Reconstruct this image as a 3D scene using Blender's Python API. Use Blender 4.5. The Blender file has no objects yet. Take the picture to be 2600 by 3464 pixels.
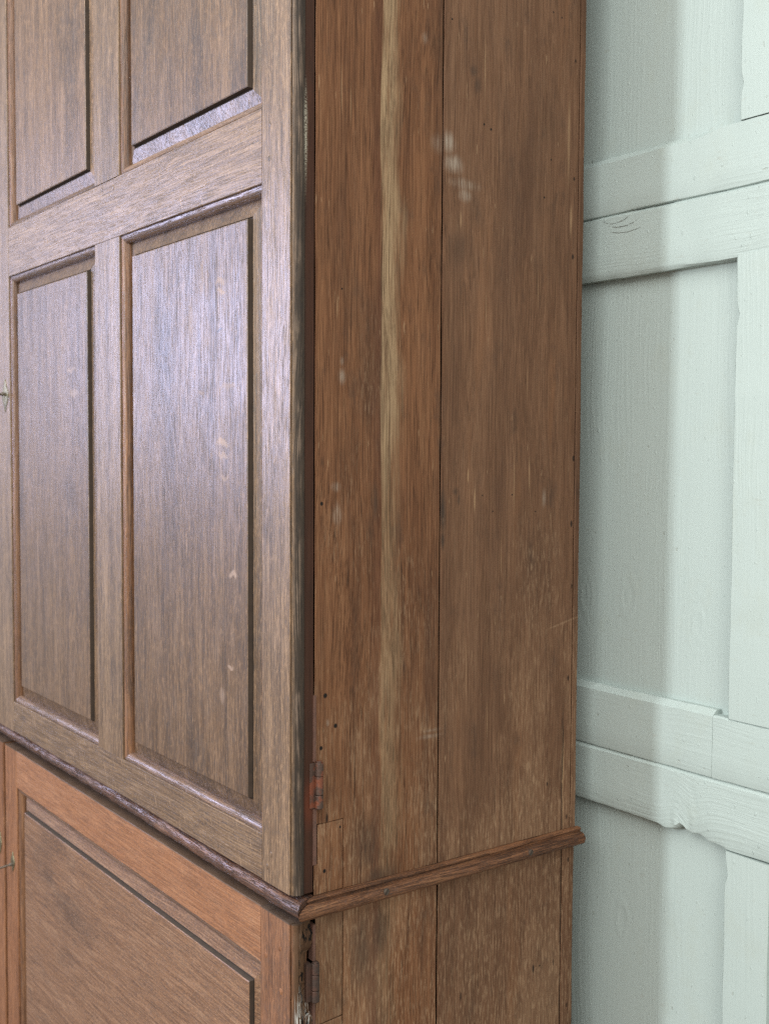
import bpy, math, random
from mathutils import Vector, Matrix, noise as mnoise

# ---------------------------------------------------------------- camera, world, lights, exposure
ZC = 1.45                      # camera height above the floor; heights below are written relative to the camera
sc = bpy.context.scene
col = sc.collection
YAW, PIT, ROL = math.radians(36.3651), math.radians(2.9187), math.radians(0.2943)
cam_data = bpy.data.cameras.new('camera')
cam = bpy.data.objects.new('camera', cam_data)
col.objects.link(cam)
fw = Vector((-math.cos(YAW) * math.cos(PIT), math.sin(YAW) * math.cos(PIT), -math.sin(PIT)))
rt = fw.cross(Vector((0, 0, 1))).normalized()
up = rt.cross(fw)
r2 = math.cos(ROL) * rt + math.sin(ROL) * up
u2 = -math.sin(ROL) * rt + math.cos(ROL) * up
cam.matrix_world = Matrix(((r2.x, u2.x, -fw.x, 1.2818), (r2.y, u2.y, -fw.y, -0.8282), (r2.z, u2.z, -fw.z, ZC), (0, 0, 0, 1)))
cam_data.sensor_fit = 'HORIZONTAL'
cam_data.sensor_width = 36.0
cam_data.lens = 36.0 * 3870.2 / 2600.0
cam_data.clip_start = 0.05
cam_data.clip_end = 100.0
cam_data.dof.use_dof = True
cam_data.dof.focus_distance = 1.62
cam_data.dof.aperture_fstop = 9.0
sc.camera = cam

world = bpy.data.worlds.new('World')
sc.world = world
world.use_nodes = True
bg = world.node_tree.nodes['Background']
bg.inputs['Color'].default_value = (0.985, 1.0, 0.965, 1)
bg.inputs['Strength'].default_value = 0.32


def area(name, loc, target, sx, sy, power, color, spread=180):
    l = bpy.data.lights.new(name, 'AREA')
    l.shape = 'RECTANGLE'
    l.size, l.size_y = sx, sy
    l.energy = power
    l.color = color
    l.spread = math.radians(spread)
    o = bpy.data.objects.new(name, l)
    col.objects.link(o)
    o.location = loc
    d = Vector(target) - Vector(loc)
    o.rotation_euler = d.to_track_quat('-Z', 'Y').to_euler()
    return o


# tall narrow window opposite the cupboard: lights the front and throws the cupboard's shadow on the wall
area('window_light_front', (-1.13, -4.95, ZC + 0.75), (0.0, 0.3, ZC - 0.05), 0.20, 1.5, 130, (0.93, 0.985, 1.0))
# wide window in the room's left side: its reflection is the pale lavender sheen on the doors
area('window_light_left', (-4.1, -2.75, ZC + 0.62), (0.0, -2.75, ZC + 0.62), 1.5, 1.3, 114, (0.62, 0.66, 1.0))
# added soft fill behind and right of the camera: lights the cupboard's side
area('fill_light_right', (4.2, -1.6, ZC + 0.9), (0.0, 0.2, ZC - 0.1), 1.6, 1.8, 70, (1.0, 0.95, 0.88))
# pale ceiling throwing daylight back down
area('ceiling_light', (0.6, -2.2, ZC + 1.75), (0.6, -2.2, 0.0), 4.5, 4.0, 165, (1.0, 1.0, 0.97))

sc.view_settings.view_transform = 'Standard'
sc.view_settings.look = 'None'
sc.view_settings.gamma = 1.0
sc.view_settings.exposure = 0.55
sc.view_settings.use_curve_mapping = False
sc.render.engine = 'CYCLES'
sc.cycles.max_bounces = 5
sc.cycles.diffuse_bounces = 3
sc.cycles.glossy_bounces = 2
sc.cycles.use_denoising = False
sc.cycles.use_adaptive_sampling = False

# ---------------------------------------------------------------- node helper


class NT:
    def __init__(self, name):
        self.mat = bpy.data.materials.new(name)
        self.mat.use_nodes = True
        self.t = self.mat.node_tree
        self.n = self.t.nodes
        self.bsdf = self.n['Principled BSDF']

    def new(self, kind):
        return self.n.new(kind)

    def put(self, sock, v):
        if hasattr(v, 'is_output'):
            self.t.links.new(v, sock)
        elif isinstance(v, (tuple, list)) and len(v) == 3 and sock.type == 'RGBA':
            sock.default_value = (*v, 1)
        else:
            sock.default_value = v

    def m(self, op, a, b=0.0, c=None, clamp=False):
        x = self.new('ShaderNodeMath')
        x.operation = op
        x.use_clamp = clamp
        self.put(x.inputs[0], a)
        self.put(x.inputs[1], b)
        if c is not None:
            self.put(x.inputs[2], c)
        return x.outputs[0]

    def vm(self, op, a, b):
        x = self.new('ShaderNodeVectorMath')
        x.operation = op
        self.put(x.inputs[0], a)
        self.put(x.inputs[1], b)
        return x.outputs[1] if op in ('LENGTH', 'DISTANCE', 'DOT_PRODUCT') else x.outputs[0]

    def comb(self, x, y, z):
        k = self.new('ShaderNodeCombineXYZ')
        for s, v in zip(k.inputs, (x, y, z)):
            self.put(s, v)
        return k.outputs[0]

    def sep(self, v):
        k = self.new('ShaderNodeSeparateXYZ')
        self.put(k.inputs[0], v)
        return k.outputs

    def noise(self, vec, scale=1.0, detail=2.0, rough=0.5, dist=0.0):
        k = self.new('ShaderNodeTexNoise')
        self.put(k.inputs['Vector'], vec)
        k.inputs['Scale'].default_value = scale
        k.inputs['Detail'].default_value = detail
        k.inputs['Roughness'].default_value = rough
        k.inputs['Distortion'].default_value = dist
        return k.outputs[0]

    def step(self, v, a, b, lo=0.0, hi=1.0):
        k = self.new('ShaderNodeMapRange')
        k.interpolation_type = 'SMOOTHSTEP'
        self.put(k.inputs[0], v)
        for i, q in enumerate((a, b, lo, hi)):
            self.put(k.inputs[1 + i], q)
        return k.outputs[0]

    def ramp(self, fac, stops):
        k = self.new('ShaderNodeValToRGB')
        e = k.color_ramp.elements
        while len(e) < len(stops):
            e.new(0.5)
        for q, (p, c) in zip(e, stops):
            q.position = p
            q.color = (*c, 1)
        self.put(k.inputs[0], fac)
        return k.outputs[0]

    def mix(self, fac, a, b, mode='MIX'):
        k = self.new('ShaderNodeMix')
        k.data_type = 'RGBA'
        k.blend_type = mode
        self.put(k.inputs[0], fac)
        self.put(k.inputs[6], a)
        self.put(k.inputs[7], b)
        return k.outputs[2]

    def pos(self):
        g = self.new('ShaderNodeNewGeometry')
        return self.vm('SUBTRACT', g.outputs['Position'], (0, 0, ZC))

    def rnd(self):
        return self.new('ShaderNodeObjectInfo').outputs['Random']

    def bump(self, h, dist, strength=1.0, normal=None):
        k = self.new('ShaderNodeBump')
        k.inputs['Strength'].default_value = strength
        k.inputs['Distance'].default_value = dist
        self.put(k.inputs['Height'], h)
        if normal is not None:
            self.put(k.inputs['Normal'], normal)
        return k.outputs[0]

    # soft or hard blob in the plane of two coordinates; w is an optional wobble (0..1 noise)
    def blob(self, a, b, a0, b0, ra, rb, soft=0.6, w=None, wamt=0.8):
        k = self.new('ShaderNodeGroup')
        k.node_tree = BLOB
        for q, v in enumerate((a, b, a0, b0, 1.0 / ra, 1.0 / rb, 1.0 + soft * 0.5, 1.0 - soft, 0.5 if w is None else w, wamt)):
            self.put(k.inputs[q], v)
        return k.outputs[0]


def make_blob_group():
    g = bpy.data.node_groups.new('blob', 'ShaderNodeTree')
    for nm in ('a', 'b', 'a0', 'b0', 'ia', 'ib', 'outer', 'inner', 'w', 'wamt'):
        g.interface.new_socket(nm, in_out='INPUT', socket_type='NodeSocketFloat')
    g.interface.new_socket('mask', in_out='OUTPUT', socket_type='NodeSocketFloat')
    gi, go = g.nodes.new('NodeGroupInput'), g.nodes.new('NodeGroupOutput')
    I = gi.outputs

    def m(op, x, y):
        q = g.nodes.new('ShaderNodeMath')
        q.operation = op
        for sck, v in zip(q.inputs, (x, y)):
            if hasattr(v, 'is_output'):
                g.links.new(v, sck)
            else:
                sck.default_value = v
        return q.outputs[0]
    da = m('MULTIPLY', m('SUBTRACT', I[0], I[2]), I[4])
    db = m('MULTIPLY', m('SUBTRACT', I[1], I[3]), I[5])
    d = m('SQRT', m('ADD', m('MULTIPLY', da, da), m('MULTIPLY', db, db)), 0.0)
    d = m('ADD', d, m('MULTIPLY', m('SUBTRACT', I[8], 0.5), I[9]))
    mr = g.nodes.new('ShaderNodeMapRange')
    mr.interpolation_type = 'SMOOTHSTEP'
    g.links.new(d, mr.inputs[0])
    g.links.new(I[6], mr.inputs[1])
    g.links.new(I[7], mr.inputs[2])
    g.links.new(mr.outputs[0], go.inputs[0])
    return g


BLOB = make_blob_group()


def vmax(N, lst):
    o = lst[0]
    for q in lst[1:]:
        o = N.m('MAXIMUM', o, q)
    return o


# ---------------------------------------------------------------- old oak
def oak(name, grain='z', cols=((.10, .045, .022), (.19, .085, .042), (.28, .14, .075)), stain=(.07, .04, .028), stain_amt=0.5,
        dust=(.27, .19, .125), dust_amt=0.25, pore=0.55, speck=0.0, rays=0.0, rough=(0.42, 0.62), spec=0.5,
        bump=0.0006, wave=0.0, extra=None, hair=0.0, rw=0.4):
    N = NT(name)
    P = N.pos()
    x, y, z = N.sep(P)
    off = N.m('MULTIPLY', N.rnd(), 17.3)
    wv = N.noise(N.vm('MULTIPLY', P, {'z': (7, 7, 1.6), 'x': (1.6, 7, 7), 'y': (7, 1.6, 7)}[grain]), 1.0, 2.0)
    wv = N.m('MULTIPLY', N.m('SUBTRACT', wv, 0.5), 0.035)
    comp = {'z': (x, y, z), 'x': (y, z, x), 'y': (x, z, y)}[grain]
    a = N.m('ADD', N.m('ADD', comp[0], wv), off)
    b = N.m('ADD', N.m('ADD', comp[1], wv), off)
    c = N.m('ADD', comp[2], off)

    def gv(s, l):
        return N.comb(N.m('MULTIPLY', a, s), N.m('MULTIPLY', b, s), N.m('MULTIPLY', c, l))
    ring = N.noise(gv(38, 1.7), 1.0, 4.0, 0.62)
    fib = N.noise(gv(380, 9), 1.0, 4.0, 0.7)
    por = N.noise(gv(720, 18), 1.0, 2.0, 0.6)
    mot = N.noise(N.vm('ADD', N.vm('MULTIPLY', P, {'z': (7, 7, 3), 'x': (3, 7, 7), 'y': (7, 3, 7)}[grain]), N.comb(off, off, off)), 1.0, 5.0, 0.65)
    mot2 = N.noise(N.vm('MULTIPLY', P, {'z': (34, 34, 13), 'x': (13, 34, 34), 'y': (34, 13, 34)}[grain]), 1.0, 4.0, 0.6)
    f = N.m('ADD', N.m('MULTIPLY', ring, rw), N.m('MULTIPLY', fib, 1.0 - rw))
    f = N.step(f, 0.30, 0.70)
    c_ = N.ramp(f, [(0.0, cols[0]), (0.5, cols[1]), (1.0, cols[2])])
    # stains and worn, dusty areas
    c_ = N.mix(N.m('MULTIPLY', N.step(mot, 0.52, 0.74), stain_amt), c_, stain)
    c_ = N.mix(N.m('MULTIPLY', N.step(N.m('ADD', N.m('MULTIPLY', mot2, 0.6), N.m('MULTIPLY', fib, 0.4)), 0.50, 0.72), dust_amt), c_, dust)
    # open pores, and long hairlines that follow the grain
    hl_ = N.noise(gv(680, 5), 1.0, 2.0, 0.65)
    c_ = N.mix(N.m('MULTIPLY', N.step(hl_, 0.46, 0.34), hair), c_, tuple(q * 0.45 for q in cols[0]))
    pm = N.step(N.m('ADD', por, N.m('MULTIPLY', N.m('SUBTRACT', ring, 0.5), 0.35)), 0.47, 0.36)
    if speck:
        # short dark and pale flecks of the open-grained, waxed doors
        sp = N.noise(gv(*((480, 75) if grain == 'z' else (430, 210))), 1.0, 3.0, 0.75)
        c_ = N.mix(N.m('MULTIPLY', N.step(sp, 0.52, 0.66), speck), c_, tuple(min(1, q * 1.45) for q in cols[2]))
        c_ = N.mix(N.m('MULTIPLY', N.step(sp, 0.47, 0.36), speck), c_, (.052, .046, .045))
    if rays:
        rv = {'z': (0.35, 28, 28), 'x': (0.0, 60, 620), 'y': (0, 60, 600)}[grain]
        if grain == 'x':
            rr = N.noise(N.comb(N.m('ADD', N.m('MULTIPLY', x, 260), N.m('MULTIPLY', z, 110)), off, N.m('MULTIPLY', N.m('SUBTRACT', z, N.m('MULTIPLY', x, 0.3)), 26)), 1.0, 1.0, 0.4)
        else:
            rr = N.noise(N.comb(N.m('ADD', N.m('MULTIPLY', x, 60), N.m('MULTIPLY', z, 14)), off, N.m('MULTIPLY', z, 55)), 1.0, 2.0, 0.5, 1.2)
        c_ = N.mix(N.m('MULTIPLY', N.step(rr, 0.66, 0.73), rays), c_, tuple(min(1, q * 1.6) for q in cols[2]))
    c_ = N.mix(N.m('MULTIPLY', pm, pore), c_, tuple(q * 0.34 for q in cols[0]))
    h = N.m('SUBTRACT', N.m('MULTIPLY', fib, 0.6), N.m('MULTIPLY', N.step(por, 0.47, 0.36), 0.8))
    rg = N.m('ADD', N.m('MULTIPLY', N.step(mot2, 0.35, 0.7), rough[1] - rough[0]), rough[0])
    rg = N.m('ADD', rg, N.m('MULTIPLY', pm, 0.10))
    if extra:
        c_, rg, h = extra(N, (x, y, z), c_, rg, h, dict(fib=fib, ring=ring, mot=mot, mot2=mot2, por=por, hl=hl_))
    # each board its own depth of tone
    tone = N.m('ADD', N.m('MULTIPLY', N.rnd(), 0.30), 0.85)
    c_ = N.mix(1.0, c_, N.comb(tone, tone, tone), 'MULTIPLY')
    N.put(N.bsdf.inputs['Base Color'], c_)
    N.put(N.bsdf.inputs['Roughness'], rg)
    N.bsdf.inputs['Specular IOR Level'].default_value = spec
    nrm = N.bump(h, bump)
    if wave:
        nrm = N.bump(N.noise(N.vm('MULTIPLY', P, (9, 9, 6)), 1.0, 2.0), wave, 1.0, nrm)
    N.put(N.bsdf.inputs['Normal'], nrm)
    return N.mat


HOLES = [(.2310, .6182, .0022), (.4306, .6733, .002), (.4486, .6692, .002), (.2930, .4814, .0024), (.3067, .4764, .0026), (.4295, .4514, .0022),
         (.4160, .3924, .0024), (.0112, -.0674, .004), (.0431, .2210, .0018), (.0177, -.3278, .0048), (.0345, -.3713, .0045),
         (.0111, -.3988, .004), (.0174, -.5696, .0036), (.0430, -.5132, .0022), (.2966, -.0613, .0018), (.3562, -.0612, .002), (.3171, -.0854, .0018),
         (.4052, -.0880, .0018), (.4258, -.8103, .002)]
NAILS = [(.4788, .3092, .0034, .0055), (.4795, .6101, .003, .0045), (.4796, .4296, .003, .0045), (.4865, -.0059, .0034, .006), (.4837, -.1096, .0036, .0075),
         (.4863, -.2090, .002, .006), (.4811, -.3560, .003, .006), (.4378, -.5199, .0025, .005), (.4819, -.5808, .0025, .006), (.4861, -.6515, .003, .006),
         (.4877, -.8915, .003, .005), (.4118, -.8114, .003, .009), (.4557, -.8126, .0016, .008), (.2623, -.8138, .0022, .010), (.0210, -.4970, .0025, .009)]
SMUDGES = [(.2274, .4448, .011, .014, .75), (.2041, .4396, .012, .013, .35), (.2360, .4158, .017, .012, .7), (.2554, .3894, .026, .008, .5),
           (.2575, .3743, .012, .009, .6), (.1816, .5816, .005, .008, .4), (.0435, .1243, .003, .006, .5), (.0445, .1034, .006, .011, .75),
           (.0343, -.0449, .007, .006, .6), (.0354, -.0815, .007, .014, .6), (.0217, -.3657, .0025, .005, .8), (.4231, -.0657, .004, .014, .55),
           (.200, -.4095, .022, .0035, .4), (.205, -.4010, .018, .0025, .35)]
SCRATCH = [(.2938, .568, .0011, .05, .6), (.4669, .487, .003, .066, .6), (.4739, .3646, .0024, .024, .8), (.2501, .3384, .0018, .013, .7),
           (.0414, .484, .0011, .03, .6), (.0563, .468, .0011, .022, .5), (.2810, -.068, .0016, .018, .9), (.2681, -.0315, .0014, .01, .9),
           (.3598, -.044, .0012, .048, .6), (.3913, -.029, .0014, .024, .7), (.0355, .197, .0014, .016, .6), (.4718, -.50, .003, .05, .8), (.4735, -.57, .002, .035, .7),
           (.335, -.16, .0012, .03, .4), (.30, .21, .001, .035, .45), (.405, .25, .0011, .03, .45), (.385, .11, .0012, .03, .4), (.268, -.32, .0011, .04, .4), (.31, -.40, .001, .03, .45)]
DARKS = [(.2721, .5539, .007, .008, .5), (.2798, .5359, .006, .011, .45), (.2205, -.081, .0055, .035, .85), (.2205, -.125, .004, .014, .75),
         (.2438, -.0546, .006, .006, .5), (.2501, -.0672, .003, .008, .45), (.105, -.60, .03, .02, .6), (.085, -.545, .025, .045, .45),
         (.078, -.70, .02, .06, .55), (.115, -.675, .02, .04, .5), (.25, .30, .02, .03, .35), (.205, -.607, .02, .008, .5), (.10, -.07, .006, .03, .6), (.092, -.11, .008, .025, .35)]


def side_marks(streak=True, crack=True, y0=0.0, y1=0.52):
    def ex(N, xyz, c, rg, h, t):
        x, y, z = xyz
        DARKS_, SMUDGES_, SCRATCH_, HOLES_, NAILS_ = ([q for q in L if y0 - q[2] <= q[0] <= y1 + q[2]] for L in (DARKS, SMUDGES, SCRATCH, HOLES, NAILS))
        wob = t['mot2']
        # broad change of tone: warmer towards the front, greyer to the back and towards the bottom
        c = N.mix(N.m('MULTIPLY', N.step(y, 0.20, 0.235), 0.35), c, N.mix(t['fib'], (.072, .037, .021), (.165, .094, .055)))
        # broad dark and reddish bands running with the grain
        bd = N.noise(N.comb(N.m('MULTIPLY', y, 17), 2.0, N.m('MULTIPLY', z, 1.7)), 1.0, 4.0, 0.6)
        c = N.mix(N.m('MULTIPLY', N.step(bd, 0.50, 0.72), 0.6), c, (.055, .027, .016))
        c = N.mix(N.m('MULTIPLY', N.step(bd, 0.46, 0.28), 0.4), c, (.20, .092, .042))
        tan = N.m('MULTIPLY', N.step(z, -0.20, -0.42), N.step(N.m('ADD', t['mot'], N.m('MULTIPLY', t['fib'], 0.35)), 0.60, 0.80))
        c = N.mix(N.m('MULTIPLY', tan, 0.42), c, (.215, .126, .072))
        # dry, lifted fibres: short pale flecks that thicken towards the bottom, and darker handled patches
        fl_ = N.noise(N.comb(N.m('MULTIPLY', y, 330), 4.0, N.m('MULTIPLY', z, 42)), 1.0, 3.0, 0.65)
        fm = N.m('MULTIPLY', N.step(N.m('ADD', t['mot'], N.m('MULTIPLY', z, -0.35)), 0.50, 0.78), N.step(fl_, 0.50, 0.62))
        c = N.mix(N.m('MULTIPLY', fm, 0.6), c, (.27, .175, .105))
        gm = N.noise(N.comb(N.m('MULTIPLY', y, 26), 7.0, N.m('MULTIPLY', z, 11)), 1.0, 5.0, 0.7)
        c = N.mix(N.m('MULTIPLY', N.step(gm, 0.54, 0.72), 0.5), c, (.048, .029, .020))
        if streak:
            nz = N.noise(N.comb(0, 0, N.m('MULTIPLY', z, 3.2)), 1.0, 3.0)
            nf = N.noise(N.comb(N.m('MULTIPLY', y, 240), 0, N.m('MULTIPLY', z, 5)), 1.0, 3.0, 0.6)
            le = N.m('ADD', N.m('MULTIPLY', N.m('SUBTRACT', nz, 0.5), 0.022), 0.1085)
            wid = N.m('ADD', N.m('MULTIPLY', N.noise(N.comb(3.3, 0, N.m('MULTIPLY', z, 5.5)), 1.0, 3.0), 0.066), 0.0)
            d = N.m('SUBTRACT', N.m('ADD', y, N.m('MULTIPLY', N.m('MULTIPLY', N.m('SUBTRACT', nf, 0.5), N.step(y, 0.108, 0.122, 0.25, 1.0)), 0.046)), le)
            sm = N.m('MULTIPLY', N.step(d, -0.001, 0.003), N.step(d, N.m('ADD', wid, 0.004), N.m('MULTIPLY', wid, 0.45)))
            fade = N.m('ADD', N.step(z, -0.10, 0.04, 0.45, 0.85), 0.0)
            fade = N.m('MULTIPLY', fade, N.step(z, -0.62, -0.52, 0.35, 1.0))
            brk = N.step(N.m('ADD', N.m('MULTIPLY', N.noise(N.comb(N.m('MULTIPLY', y, 90), 1.0, N.m('MULTIPLY', z, 9)), 1.0, 4.0, 0.65), 0.7), N.m('MULTIPLY', t['fib'], 0.3)), 0.36, 0.56, 0.25, 1.0)
            c = N.mix(N.m('MULTIPLY', N.m('MULTIPLY', sm, fade), brk), c, N.mix(nf, (.155, .095, .050), (.395, .285, .170)))
            c = N.mix(N.m('MULTIPLY', N.m('MULTIPLY', sm, N.step(t['hl'], 0.50, 0.38)), 0.7), c, (.075, .045, .024))
            # a darker reddish band just in front of the pale sapwood
            rb = N.m('MULTIPLY', N.step(d, -0.022, -0.004), N.step(d, 0.001, -0.002))
            c = N.mix(N.m('MULTIPLY', rb, 0.45), c, (.075, .030, .016))
        sd = vmax(N, [N.m('MULTIPLY', N.blob(y, z, a, b, ra, rb, 0.9, wob, 1.3), s) for a, b, ra, rb, s in DARKS_] or [0.0])
        c = N.mix(sd, c, (.030, .022, .017))
        ss = vmax(N, [N.m('MULTIPLY', N.blob(y, z, a, b, ra, rb, 0.9, wob, 1.4), s) for a, b, ra, rb, s in SMUDGES_] or [0.0])
        c = N.mix(N.m('MULTIPLY', ss, N.step(N.m('ADD', N.m('MULTIPLY', t['fib'], 0.5), N.m('MULTIPLY', t['por'], 0.5)), 0.40, 0.58, 0.05, 0.75)), c, (.31, .275, .225))
        sl = vmax(N, [N.m('MULTIPLY', N.blob(y, z, a, b, ra, rb, 0.7, t['por'], 1.6), s * 0.55) for a, b, ra, rb, s in SCRATCH_] or [0.0])
        c = N.mix(sl, c, (.36, .235, .13))
        # fine random pale nicks along the grain
        nk = N.noise(N.comb(N.m('MULTIPLY', y, 260), 0, N.m('MULTIPLY', z, 26)), 1.0, 2.0, 0.5)
        c = N.mix(N.m('MULTIPLY', N.step(nk, 0.685, 0.75), 0.45), c, (.34, .225, .13))
        # old diagonal scratch near the back edge
        dl = N.m('ABSOLUTE', N.m('SUBTRACT', N.m('SUBTRACT', z, -0.2744), N.m('MULTIPLY', N.m('SUBTRACT', y, 0.4313), 0.22)))
        ds = N.m('MULTIPLY', N.step(dl, 0.0022, 0.0008), N.m('MULTIPLY', N.step(y, 0.43, 0.45), N.step(t['por'], 0.35, 0.5)))
        c = N.mix(N.m('MULTIPLY', ds, 0.32), c, (.30, .20, .12))
        hl = vmax(N, [N.blob(y, z, a, b, r * 0.72, r * 0.80, 0.35, wob, 0.5) for a, b, r in HOLES_] or [0.0])
        nl = vmax(N, [N.blob(y, z, a, b, ra * 0.75, rb * 0.8, 0.5, wob, 0.8) for a, b, ra, rb in NAILS_] or [0.0])
        dk = N.m('MAXIMUM', hl, N.m('MULTIPLY', nl, 0.85))
        if crack:
            cw = N.noise(N.comb(0, 5.0, N.m('MULTIPLY', z, 14)), 1.0, 4.0, 0.7)
            dy = N.m('ABSOLUTE', N.m('SUBTRACT', y, N.m('ADD', 0.4705, N.m('MULTIPLY', N.m('SUBTRACT', cw, 0.5), 0.009))))
            ck = N.m('MULTIPLY', N.step(dy, 0.0016, 0.0006), N.m('MULTIPLY', N.step(z, -0.36, -0.45), N.step(cw, 0.33, 0.42)))
            dk = N.m('MAXIMUM', dk, N.m('MULTIPLY', ck, 0.85))
        c = N.mix(dk, c, (.008, .006, .005))
        return c, rg, h
    return ex


def edge_marks(N, xyz, c, rg, h, t):
    x, y, z = xyz
    # the moulded outer edge: dark bead, red-brown on the edge face, a pale fuzzy band of old dust and wax
    e1 = N.m('MULTIPLY', N.step(y, -0.0335, -0.0285), N.step(x, -0.007, -0.0045))
    low = N.step(z, -0.600, -0.625)
    c = N.mix(N.m('MULTIPLY', e1, 0.88), c, N.mix(low, N.mix(t['fib'], (.009, .008, .0075), (.032, .027, .023)), N.mix(t['fib'], (.030, .018, .011), (.125, .072, .040))))
    e2 = N.m('MULTIPLY', N.step(y, -0.0175, -0.0145), N.step(x, -0.004, -0.002))
    red = N.mix(t['mot2'], N.mix(t['fib'], (.009, .006, .005), (.035, .016, .010)), N.mix(t['fib'], (.022, .009, .006), (.085, .030, .015)))
    c = N.mix(N.m('MULTIPLY', e2, N.step(z, -0.62, -0.60, 0.25, 0.9)), c, red)
    fz = N.m('MULTIPLY', N.blob(y, z, -0.0155, 0.415, 0.0035, 0.068, 0.8, t['mot2'], 1.0), N.step(x, -0.004, -0.001))
    fz = N.m('MULTIPLY', fz, N.step(N.noise(N.vm('MULTIPLY', N.comb(x, y, z), (300, 300, 700)), 1.0, 3.0), 0.36, 0.60))
    c = N.mix(N.m('MULTIPLY', fz, 0.9), c, (.33, .31, .245))
    # rust bled into the edge beside the hinge, and worm-eaten black cavities in the lower edge
    ru = N.m('MULTIPLY', N.blob(y, z, -0.009, -0.474, 0.009, 0.034, 0.9, t['mot2'], 1.2), N.step(x, -0.004, -0.001))
    c = N.mix(N.m('MULTIPLY', ru, 0.45), c, (.12, .030, .013))
    wm = N.step(N.noise(N.comb(N.m('MULTIPLY', x, 160), N.m('MULTIPLY', y, 160), N.m('MULTIPLY', z, 62)), 1.0, 3.0, 0.6), 0.53, 0.58)
    c = N.mix(N.m('MULTIPLY', N.m('MULTIPLY', wm, low), N.step(y, -0.026, -0.020)), c, (.008, .006, .005))
    # flecks of old white paint low on the edge
    wp = N.m('MAXIMUM', N.blob(y, z, -0.024, -0.765, 0.006, 0.03, 0.9, t['mot2'], 2.0), N.blob(y, z, -0.008, -0.757, 0.005, 0.026, 0.9, t['mot2'], 2.0))
    wp = N.m('MULTIPLY', N.m('MULTIPLY', wp, N.step(x, -0.008, -0.005)), N.step(t['por'], 0.50, 0.60))
    c = N.mix(N.m('MULTIPLY', wp, 0.85), c, (.50, .50, .47))
    # rubbed pale streaks along the worn bead
    rub = N.m('MULTIPLY', N.m('MULTIPLY', e1, N.step(y, -0.018, -0.026)), N.step(N.m('ADD', N.m('MULTIPLY', t['mot2'], 0.5), N.m('MULTIPLY', t['hl'], 0.5)), 0.50, 0.60))
    c = N.mix(N.m('MULTIPLY', rub, 0.7), c, (.16, .115, .085))
    dull = N.m('MAXIMUM', e1, e2)
    N.put(N.bsdf.inputs['Specular IOR Level'], N.m('SUBTRACT', 0.5, N.m('MULTIPLY', dull, 0.36)))
    rg = N.m('ADD', rg, N.m('MULTIPLY', dull, 0.18))
    rg = N.m('ADD', rg, N.m('MULTIPLY', fz, 0.3))
    h = N.m('ADD', h, N.m('MULTIPLY', fz, 1.0))
    return c, rg, h


def grime_top(N, xyz, c, rg, h, t):
    # thick old dust and grime lying on the door's top edge
    x, y, z = xyz
    return N.mix(N.step(z, LZ1 - 0.0022, LZ1 - 0.0012, 0.0, 0.92), c, N.mix(t['mot2'], (.035, .022, .015), (.10, .066, .045))), rg, h


def low_edge(N, xyz, c, rg, h, t):
    c, rg, h = edge_marks(N, xyz, c, rg, h, t)
    return grime_top(N, xyz, c, rg, h, t)


LZ0, LZ1 = -1.345, -0.633      # lower doors
FLAKES = [(-.2035, .2460, .016, .004, .6), (-.1994, .2330, .013, .0035, .8), (-.1822, .0942, .026, .004, .45), (-.1986, .0137, .020, .006, .85), (-.1959, -.0035, .016, .0045, .7),
          (-.1916, -.0334, .012, .004, .5), (-.1674, -.1776, .013, .005, .8), (-.1749, -.3074, .010, .004, .7), (-.2647, .0890, .010, .004, .4), (-.7719, .1089, .022, .006, .5),
          (-.7855, .1532, .024, .005, .5), (-.20, -.36, .008, .012, .4), (-.30, .20, .006, .03, .35), (-.26, .26, .006, .03, .4), (-.33, .02, .006, .03, .3)]


def flakes(N, xyz, c, rg, h, t):
    # pale ray flakes of the quarter-sawn panels
    x, y, z = xyz
    zz = N.m('ADD', z, N.m('MULTIPLY', N.m('SUBTRACT', N.noise(N.comb(N.m('MULTIPLY', x, 40), 0, N.m('MULTIPLY', z, 18)), 1.0, 2.0), 0.5), 0.030))
    f = vmax(N, [N.m('MULTIPLY', N.blob(x, zz, a, b, ra, rb, 0.5, t['por'], 1.5), s_ * 0.55) for a, b, ra, rb, s_ in FLAKES])
    nk = N.m('MULTIPLY', N.blob(x, zz, -.2068, .1807, .010, .0022, 0.4, t['mot2'], 1.0), 0.9)
    c = N.mix(f, c, (.44, .31, .235))
    c = N.mix(nk, c, (.03, .025, .025))
    return c, N.m('ADD', rg, N.m('MULTIPLY', f, 0.2)), h


D_COLS = ((.060, .036, .021), (.122, .074, .042), (.215, .138, .082))
M = {}
P_COLS = ((.052, .029, .016), (.110, .062, .033), (.200, .122, .070))
L_COLS = ((.100, .040, .017), (.168, .071, .031), (.24, .112, .054))
M['stile'] = oak('waxed_oak_upright', 'z', D_COLS, (.055, .036, .028), .5, (.25, .175, .125), .15, .5, .46, 0, (.37, .43), .5, .00016, .0008, None, .3, .3)
M['stile_edge'] = oak('waxed_oak_hinge_stile', 'z', D_COLS, (.055, .036, .028), .5, (.25, .175, .125), .15, .5, .46, 0, (.37, .43), .5, .00016, .0008, edge_marks, .3, .3)
M['rail'] = oak('waxed_oak_rail', 'x', D_COLS, (.06, .039, .03), .45, (.25, .175, .125), .15, .3, .36, .4, (.37, .43), .5, .00016, .0008, None, 0, .2)
M['panel'] = oak('waxed_oak_panel', 'z', P_COLS, (.034, .022, .016), .8, (.26, .185, .13), .18, .5, .52, .2, (.36, .43), .5, .00016, .0016, flakes, .3, .3)
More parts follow.
